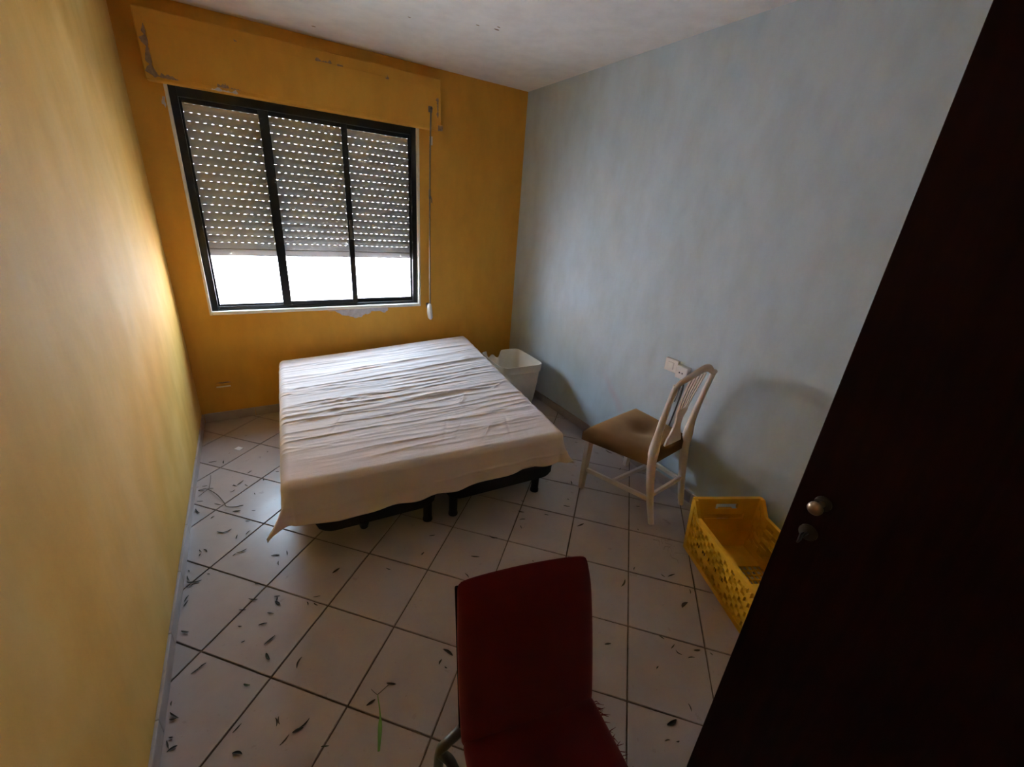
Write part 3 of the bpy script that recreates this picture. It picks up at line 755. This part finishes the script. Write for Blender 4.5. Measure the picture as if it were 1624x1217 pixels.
fto = fb.build('frayed_threads', M['red'], rc); fto['kind'] = 'stuff'
# metal frame
def tube(pts, name, r=.0125): MB().sweep(spline(pts, 8), r, 12).build(name, M['leg_metal'], rc, smooth=True)
for s, base in ((-1, r0), (1, r1)):
    o_ = wdv * (s if s < 0 else -.6)
    up_in = base - wdv * s * .03 + nb_ * .03
    tube([tuple(up_in + Vector((0, 0, .10))), tuple(up_in + o_ * .02 + Vector((0, 0, -.02))), tuple(base + o_ * .035 - fw_ * .012 + Vector((0, 0, -.040))), tuple(base + o_ * .052 - fw_ * .015 + Vector((0, 0, -.075))), tuple(base + o_ * .056 - fw_ * .02 + Vector((0, 0, -.2))), tuple(Vector((base.x, base.y, .0)) + o_ * .058 - fw_ * .05)], 'rear_leg')
    fr_ = base + fw_ * .36
    tube([tuple(base + o_ * .05 - fw_ * .012 + Vector((0, 0, -.072))), tuple(base + o_ * .02 + fw_ * .05 + Vector((0, 0, -.080))), tuple(fr_ - o_ * .02 + Vector((0, 0, -.085))), tuple(fr_ + o_ * .0 + Vector((0, 0, -.2))), tuple(Vector((fr_.x, fr_.y, 0)) + o_ * .02)], 'front_leg')

# ================================================================== YELLOW CRATE
ck = tag(empty('plastic_crate', (2.36, -2.88, 0)), 'yellow plastic fruit crate with lattice sides against the blue wall', 'crate')
e1 = Vector((-.425, -.905, 0)).normalized(); e2 = Vector((-e1.y, e1.x, 0)); 
if e2.x < 0: e2 = -e2
OC = Vector((2.298, -2.556, 0)); CL, CW, CH, TP = .58, .385, .322, .014
def hsm(t): t = max(0, min(1, t)); return t * t * (3 - 2 * t)
def long_h(s): return CH - .068 * hsm((s - .05) / .09) * hsm((.95 - s) / .09)
def short_h(s): return CH
def panel(P0, P1, nrm, hfun, nx, nz, hole, name):
    b = MB(); d = (P1 - P0); L = d.length; d.normalize()
    def pt(s, t, off):
        # base is inset (taper) on every side
        k = TP * (1 - t)
        return P0 + d * (k + (L - 2 * k) * s) + nrm * (off - k) + Vector((0, 0, .004 + (hfun(s) - .004) * t))
    def cell(s0, s1, t0, t1, o0, o1):
        b.hexa([tuple(pt(s0, t0, o0)), tuple(pt(s1, t0, o0)), tuple(pt(s1, t0, o1)), tuple(pt(s0, t0, o1)), tuple(pt(s0, t1, o0)), tuple(pt(s1, t1, o0)), tuple(pt(s1, t1, o1)), tuple(pt(s0, t1, o1))])
    for i in range(nx):
        for j in range(nz):
            s0, s1, t0, t1 = i / nx, (i + 1) / nx, j / nz, (j + 1) / nz; k = hole(i, j)
            if k == 0: cell(s0, s1, t0, t1, -.012, .003)
            elif k == 1: cell(s0, s1, t0, t1, -.012, -.009)
            elif k == 3: cell(s0, s1, t0, t1, -.013, .007)
            elif k == 2:      # three open slits between narrow bars
                n = 3
                for q in range(n):
                    a = s0 + (s1 - s0) * q / n; cell(a, a + (s1 - s0) / n * .55, t0, t1, -.006, -.001)
                cell(s0, s1, t0, t0 + (t1 - t0) * .22, -.006, -.001); cell(s0, s1, t1 - (t1 - t0) * .22, t1, -.006, -.001)
    return b.build(name, M['crate'], ck)
NXL, NZL = 21, 10
def h_long(i, j):
    if j in (0, NZL - 1): return 3
    if i in (0, NXL - 1): return 3
    if j == 3 and 4 <= i <= 14: return 0
    return 1 if (i + j) % 2 == 0 else (2 if (i * 3 + j * 5) % 7 == 0 and j > 4 else 0)
def h_right(i, j):
    if j in (0, NZL - 1) or i in (0, NXL - 1): return 3
    return 2 if (i // 2 + j) % 2 == 0 and j > 1 else 0
NXS, NZS = 15, 10
def h_short(i, j):
    if j in (0, NZS - 1) or i in (0, NXS - 1): return 3
    if j == 8 and 5 <= i <= 9: return 4
    if j == 6 and 3 <= i <= 11: return 2
    return 1 if (i // 3 + j // 2) % 2 == 0 else 0
A0, A1, A2, A3 = OC, OC + e1 * CL, OC + e1 * CL + e2 * CW, OC + e2 * CW
panel(A0, A1, -e2, long_h, NXL, NZL, h_long, 'side_panel'); panel(A3, A2, e2, long_h, NXL, NZL, h_right, 'side_panel')
panel(A0, A3, -e1, short_h, NXS, NZS, h_short, 'end_panel'); panel(A1, A2, e1, short_h, NXS, NZS, h_short, 'end_panel')
cb2 = MB()
def cbar(a0, a1, b0, b1, z0=.004, z1=.012):
    p = [OC + e1 * x + e2 * y for x, y in ((a0, b0), (a1, b0), (a1, b1), (a0, b1))]
    cb2.hexa([(q.x, q.y, z0) for q in p] + [(q.x, q.y, z1) for q in p])
m0 = TP + .004
nL, nW = 18, 12
for k in range(nL + 1):
    a = m0 + (CL - 2 * m0) * k / nL; cbar(a - .0032, a + .0032, m0, CW - m0)
for k in range(nW + 1):
    a = m0 + (CW - 2 * m0) * k / nW; cbar(m0, CL - m0, a - .0032, a + .0032, .005, .011)
cbar(m0, .17, m0, CW - m0, .0045, .0115); cbar(CL - .17, CL - m0, m0, CW - m0, .0045, .0115)
cb2.build('base_grid', M['crate'], ck)
# moulded marks on the smooth band of the side, too worn to read
lm = MB(); rnd = random.Random(12)
for k in range(12):
    s = .115 + k * .018 + (.03 if k > 6 else 0); zc = .004 + .318 * .35
    p = A0 + e1 * s - e2 * (.0008 - TP * .65)
    w = rnd.uniform(.004, .007)
    lm.obox(tuple(p + Vector((0, 0, zc))), tuple(e1), tuple(e2), (0, 0, 1), w * .5, .0012, .008)
    if k % 2: lm.obox(tuple(p + e1 * .005 + Vector((0, 0, zc + rnd.choice((-.006, 0, .006))))), tuple(e1), tuple(e2), (0, 0, 1), .005, .0012, .002)
lm.build('moulded_marks', M['crate_letter'], ck)['kind'] = 'stuff'

# ================================================================== CREAM BIN
bn = tag(empty('storage_bin', (2.334, -.596, 0)), 'cream plastic bin with a broken rim behind the bed in the corner', 'bin')
def bin_mesh():
    N = 144; b = MB(); rings = []; BC, BS = math.cos(.035), math.sin(.035)
    def ring(hx, hy, zf, off):
        out = []
        for k in range(N):
            th = 2 * math.pi * (k + .5) / N; c, s = math.cos(th), math.sin(th); p = 7
            rr_ = 1 / (abs(c) ** p + abs(s) ** p) ** (1 / p)
            x, y = c * rr_ * (hx + off), s * rr_ * (hy + off); out.append((2.334 + x * BC + y * BS, -.596 - x * BS + y * BC, zf(x, y)))
        return out
    def topz(x, y):
        z = .455
        if y > .15 and -.135 < x < .02:
            t = (x + .135) / .155; z -= .070 * min(1, 7 * t, 7 * (1 - t)) * (.75 + .25 * math.sin(t * 9 + 1)); 
        return z
    lv = [(.150, .180, lambda x, y: .002, 0), (.168, .198, lambda x, y: .12, 0), (.185, .215, lambda x, y: .28, 0), (.192, .222, lambda x, y: min(.385, topz(x, y) - .004), 0), (.192, .222, lambda x, y: min(.390, topz(x, y) - .003), .007), (.198, .228, topz, .006), (.198, .228, topz, .002), (.190, .220, lambda x, y: min(.38, topz(x, y) - .005), 0), (.165, .195, lambda x, y: .12, 0), (.148, .178, lambda x, y: .008, 0)]
    for l in lv: rings.append(ring(*l))
    for r_ in rings: b.v += r_
    for i in range(len(rings) - 1):
        for k in range(N): b.f.append((i * N + k, i * N + (k + 1) % N, (i + 1) * N + (k + 1) % N, (i + 1) * N + k))
    b.f.append(tuple(reversed(range(N)))); b.f.append(tuple((len(rings) - 1) * N + k for k in range(N)))
    return b
bin_mesh().build('body', M['bin'], bn, smooth=True)

# ================================================================== SOCKETS ON THE BLUE WALL
so = tag(empty('wall_socket', (W, -2.06, .76)), 'surface mounted white power socket with two holes on the blue wall', 'socket')
MB().box(W - .042, W, -2.115, -2.035, .768, .850).build('box', M['white_plastic'], so, bevel=.006)
for y in (-2.085, -2.064):
    MB().lathe((W - .0415, y, .808), (-1, 0, 0), [(0, .0052), (.0008, .0052)], 14).build('pin_hole', M['black'], so, smooth=True)
MB().lathe((W - .0415, -2.0745, .808), (-1, 0, 0), [(0, .0018), (.0008, .0018)], 10).build('screw', M['black'], so)
sw = tag(empty('wall_plate', (W, -1.97, .78)), 'white wall plate with a small rocker beside the two hole socket', 'wall plate')
MB().box(W - .020, W, -2.028, -1.930, .782, .866).build('plate', M['white_plastic'], sw, bevel=.005)
MB().box(W - .025, W - .019, -2.000, -1.955, .800, .846).build('rocker', M['white_plastic'], sw, bevel=.003)
cbm = MB(); cbm.sweep(spline([(W - .012, -2.085, .770), (W - .008, -2.090, .70), (W - .008, -2.075, .55), (W - .010, -2.05, .35), (W - .012, -2.04, .12), (W - .018, -2.04, .075)], 8), .0048, 8)
cbm.sweep(spline([(W - .010, -2.075, .770), (W - .008, -2.072, .72), (W - .007, -2.055, .60)], 6), .004, 8)
tag(cbm.build('power_cable', M['cable'], None, smooth=True), 'thin grey cable running down the blue wall from the socket', 'cable')

# ================================================================== FLOOR LITTER
LEAVES=[(0.08,-0.63,0.041,-6,1),(0.14,-0.66,0.038,-89,1),(0.28,-0.85,0.032,45,1),(0.39,-0.63,0.011,44,1),(0.43,-0.91,0.020,-25,1),(0.23,-0.95,0.047,47,1),(0.20,-0.97,0.029,-38,1),(0.26,-0.99,0.032,-59,1),(0.19,-1.02,0.028,30,1),(0.30,-1.10,0.022,-81,1),(0.03,-1.05,0.030,-18,1),(0.12,-1.12,0.038,-39,1),(0.21,-1.23,0.038,-16,2),(0.29,-1.26,0.018,-17,1),(0.02,-1.14,0.048,-66,1),(0.10,-1.23,0.022,49,1),(0.26,-1.34,0.021,-9,1),(0.14,-1.38,0.041,-38,1),(0.17,-1.38,0.037,19,1),(0.21,-1.45,0.027,75,1),(0.26,-1.44,0.030,48,1),(0.06,-1.48,0.019,-61,1),(0.08,-1.49,0.034,-65,1),(0.06,-1.51,0.016,69,1),(0.20,-1.58,0.017,39,1),(0.23,-1.57,0.042,13,1),(0.37,-1.67,0.037,-20,1),(0.42,-1.68,0.030,-91,1),(0.38,-1.73,0.028,-91,1),(0.35,-0.97,0.029,-87,1),(0.08,-0.94,0.030,-19,1),(0.20,-0.96,0.022,-56,1),(0.03,-0.94,0.032,-12,1),(0.05,-0.90,0.024,-6,1),(0.61,-1.90,0.038,25,2),(1.01,-1.98,0.019,18,1),(0.83,-2.00,0.023,-50,1),(0.10,-1.66,0.010,-27,2),(0.29,-1.82,0.027,-32,1.5),(0.27,-1.90,0.040,-33,1),(0.23,-1.94,0.029,-28,1),(0.36,-1.93,0.024,-20,1),(0.36,-1.97,0.030,-58,2),(0.36,-1.95,0.021,-104,1),(0.51,-2.01,0.029,-15,1),(0.50,-2.05,0.023,-59,1.5),(0.47,-2.03,0.020,-88,1),(0.33,-2.01,0.028,-36,1),(0.30,-2.05,0.031,-9,1),(0.22,-2.02,0.008,-28,2),(0.32,-2.14,0.045,31,1),(0.31,-2.21,0.034,-74,2),(0.41,-2.29,0.043,60,1),(0.08,-2.15,0.026,28,1),(0.10,-2.14,0.031,31,1),(0.24,-2.29,0.024,-37,2.2),(0.32,-2.47,0.029,-88,1),(0.33,-2.47,0.028,-88,1),(0.38,-2.53,0.033,-1,2),(0.40,-2.52,0.039,24,1),(0.34,-2.54,0.035,34,1),(0.21,-2.43,0.030,36,1),(0.21,-2.51,0.032,-33,1.8),(0.45,-2.62,0.025,-24,1),(0.61,-2.56,0.032,10,2),(0.69,-2.53,0.034,-34,1.5),(0.03,-1.68,0.058,-16,1),(0.01,-1.70,0.028,22,1),(0.00,-1.80,0.031,62,1),(0.02,-1.77,0.033,66,1),(0.01,-2.24,0.017,87,1),(0.02,-2.29,0.042,-52,1),(0.01,-2.30,0.022,-13,1),(0.03,-2.36,0.010,-22,2),(0.01,-2.40,0.027,13,2),(-0.01,-2.38,0.030,-74,1),(0.00,-1.95,0.032,-36,1.6),(0.92,-2.52,0.048,-62,1.6),(0.88,-2.54,0.022,36,2),(0.89,-2.57,0.012,-58,1),(0.23,-2.10,0.010,7,1),(0.01,-1.60,0.011,-58,1),(0.00,-1.65,0.038,-74,1),(1.92,-2.01,0.037,-40,1),(1.76,-2.02,0.024,-42,1),(1.64,-1.93,0.037,-42,1.4),(1.61,-1.99,0.034,-18,1),(1.57,-2.04,0.025,-105,1),(1.89,-2.18,0.050,1,1.3),(1.39,-2.04,0.047,-44,1.2),(1.10,-1.88,0.030,-16,1),(1.01,-1.98,0.020,43,1),(1.24,-2.12,0.043,-34,1),(1.15,-2.21,0.032,-81,1),(1.49,-2.28,0.010,-42,1),(2.10,-1.83,0.042,-120,1),(1.70,-1.85,0.019,-54,1),(2.17,-2.36,0.011,-97,1),(2.33,-2.21,0.023,-35,1),(1.66,-2.35,0.040,-23,1),(2.03,-2.66,0.022,-82,1),(2.07,-2.68,0.047,-7,1),(1.81,-2.60,0.053,26,1),(2.07,-2.79,0.028,-134,1),(1.98,-2.83,0.049,7,2),(1.93,-2.56,0.022,29,1),(1.52,-2.80,0.029,-22,1.8),(2.62,-1.64,0.058,-80,1),(2.53,-1.85,0.032,21,1),(2.48,-1.42,0.022,-47,1),(1.97,-1.96,0.012,-44,1),(1.75,-2.89,0.021,-68,1.3),(1.76,-2.94,0.030,11,1),(1.76,-2.97,0.026,-74,1),(1.84,-3.00,0.029,-25,2),(1.79,-3.01,0.027,-25,1),(1.63,-2.97,0.016,11,1),(1.52,-3.13,0.044,-6,2),(1.46,-3.16,0.019,-18,1.3),(1.62,-3.13,0.027,-118,1),(1.51,-3.23,0.015,-128,1),(1.49,-3.18,0.010,-20,1),(1.88,-3.04,0.007,-81,1)]
def leaf_mesh(L, fat, seed):
    rnd = random.Random(seed); w = max(.0022, L * .078 * fat); n = 7; b = MB(); bend = rnd.uniform(-.12, .12) * L; lift = rnd.uniform(.0, .10) * L
    prev = None
    for i in range(n):
        t = i / (n - 1); x = (t - .5) * L; hw = w * math.sin(math.pi * (.06 + .9 * t)) ** .8; y = bend * (4 * t * (1 - t)); z = .0012 + lift * (2 * t - 1) ** 2
        for k, dz in ((-1, .0010 + hw * .35), (0, 0), (1, .0010 + hw * .25)): b.v.append((x, y + k * hw, z + dz))
        for k, dz in ((-1, .0010 + hw * .35), (0, 0), (1, .0010 + hw * .25)): b.v.append((x, y + k * hw * .98, z + dz + .0006))
    for i in range(n - 1):
        for k in (0, 1):
            b.f.append((i * 6 + k, i * 6 + k + 1, (i + 1) * 6 + k + 1, (i + 1) * 6 + k)); b.f.append((i * 6 + 3 + k, (i + 1) * 6 + 3 + k, (i + 1) * 6 + 4 + k, i * 6 + 4 + k))
        for a, c_ in ((0, 3), (5, 2)): b.f.append((i * 6 + a, i * 6 + c_, (i + 1) * 6 + c_, (i + 1) * 6 + a))
    for i in (0, n - 1): b.f.append((i * 6, i * 6 + 1, i * 6 + 4, i * 6 + 3)); b.f.append((i * 6 + 1, i * 6 + 2, i * 6 + 5, i * 6 + 4))
    me = bpy.data.meshes.new('dry_leaf'); me.from_pydata(b.v, [], b.f); me.update(); me.materials.append(M['leaf'])
    for p in me.polygons: p.use_smooth = True
    return me
for q, (x, y, L, ang, fat) in enumerate(LEAVES):
    L = max(L, .012)
    if x < .012 + L * .5 + .004: x = .016 + L * .5 * abs(math.cos(math.radians(ang))) + .004 * fat
    o = bpy.data.objects.new('dry_leaf', leaf_mesh(L, fat, q)); col.objects.link(o); o.location = (x, y, .0); o.rotation_euler = (0, 0, math.radians(ang))
    sz = 'broad dark' if fat >= 1.5 else ('long narrow' if L > .038 else ('tiny curled' if L < .02 else 'slim'))
    if math.hypot(x - .13, y + 1.03) < .14: lb = 'lying beside the bent twig'; g = 'leaves round the twig'
    elif math.hypot(x - .62, y + 2.62) < .15: lb = 'on the tiles beside the green grass'; g = 'leaves by the green grass'
    elif x < .10: lb = 'along the foot of the yellow wall, ' + ('level with the bed' if y > -1.75 else 'in the foreground'); g = 'leaves along the yellow wall'
    elif x < .46 and y > -1.75: lb = 'on the bright floor between bed and yellow wall'; g = 'leaves between bed and yellow wall'
    elif y > -2.0 and x > 2.0: lb = 'on the tiles under the white chair'; g = 'leaves under the white chair'
    elif x > 1.55 and y < -2.55: lb = 'on the tiles between red chair and yellow crate'; g = 'leaves by the yellow crate'
    elif x > 1.45: lb = 'on the tiles before the white chair'; g = 'leaves before the white chair'
    elif x > .85 and y > -2.35: lb = 'on the tiles before the foot of the bed'; g = 'leaves before the bed foot'
    elif x > .70: lb = 'on the tiles close to the red chair'; g = 'leaves by the red chair'
    elif y > -2.2: lb = 'on the open floor before the bed corner with the hanging sheet'; g = 'leaves before the hanging sheet corner'
    else: lb = 'on the open foreground tiles left of the red chair'; g = 'leaves on the foreground floor'
    lb = sz + ' dry leaf ' + lb; g = sz + ' ' + g
    tag(o, lb, 'leaf', g)
tw = MB()
for pts, r in (([(0.069, -0.944), (0.116, -1.034), (0.149, -1.115), (0.164, -1.174), (0.2, -1.184), (0.242, -1.2)], .0022), ([(0.075, -0.793), (0.078, -0.869), (0.073, -0.938)], .0014), ([(0.022, -0.935), (0.05, -0.944), (0.069, -0.944)], .002), ([(0.026, -0.997), (0.066, -0.96)], .0014)):
    tw.sweep(spline([(p[0], p[1], .004 + .008 * (k % 2)) for k, p in enumerate(pts)], 4), r, 7)
tag(tw.build('dry_twig', M['twig'], None, smooth=True), 'thin bent dry twig on the floor beside the yellow wall', 'twig')
pp = MB(); pp.hexa([(.196, -.505, .001), (.226, -.537, .001), (.250, -.517, .001), (.222, -.480, .001), (.196, -.505, .004), (.226, -.537, .0025), (.250, -.517, .006), (.222, -.480, .003)])
tag(pp.build('paper_scrap', M['paper']), 'small white scrap of paper on the floor near the window wall', 'paper')
gb = MB(); gp = spline([(.596, -2.717, .003), (.616, -2.656, .004), (.629, -2.607, .003), (.637, -2.544, .004)], 6); gb.sweep(gp, lerp_list([(.0012, .004), (.0014, .0068), (.001, .0022), (.001, .0012)], 6), 8, ref=(0, 0, 1))
tag(gb.build('grass_sprig', M['green'], smooth=True), 'bright green blade of grass on the tiles left of red chair', 'grass')
gs = MB(); gs.sweep(spline([(.637, -2.544, .003), (.655, -2.54, .006), (.681, -2.529, .003)], 5), .0011, 6); gs.sweep(spline([(.637, -2.546, .003), (.628, -2.53, .004), (.622, -2.515, .003)], 4), .0009, 6)
tag(gs.build('dry_sprig', M['twig'], smooth=True), 'thin forked dry sprig at the tip of the green grass', 'sprig')
hb = MB(); rnd = random.Random(5)
for k in range(6):
    x, y = 2.20 + rnd.uniform(-.03, .03), -2.54 + rnd.uniform(-.05, .06); p = [(x, y, .004)]
    for _ in range(4): p.append((p[-1][0] + rnd.uniform(-.03, .03), p[-1][1] + rnd.uniform(-.03, .03), .003 + rnd.uniform(0, .012)))
    hb.sweep(spline(p, 4), .0006, 5)
ho = hb.build('dust_fluff', M['fluff'], smooth=True); tag(ho, 'wispy dust fluff on the floor beside the yellow crate', 'dust'); ho['kind'] = 'stuff'
# small marks on the ceiling
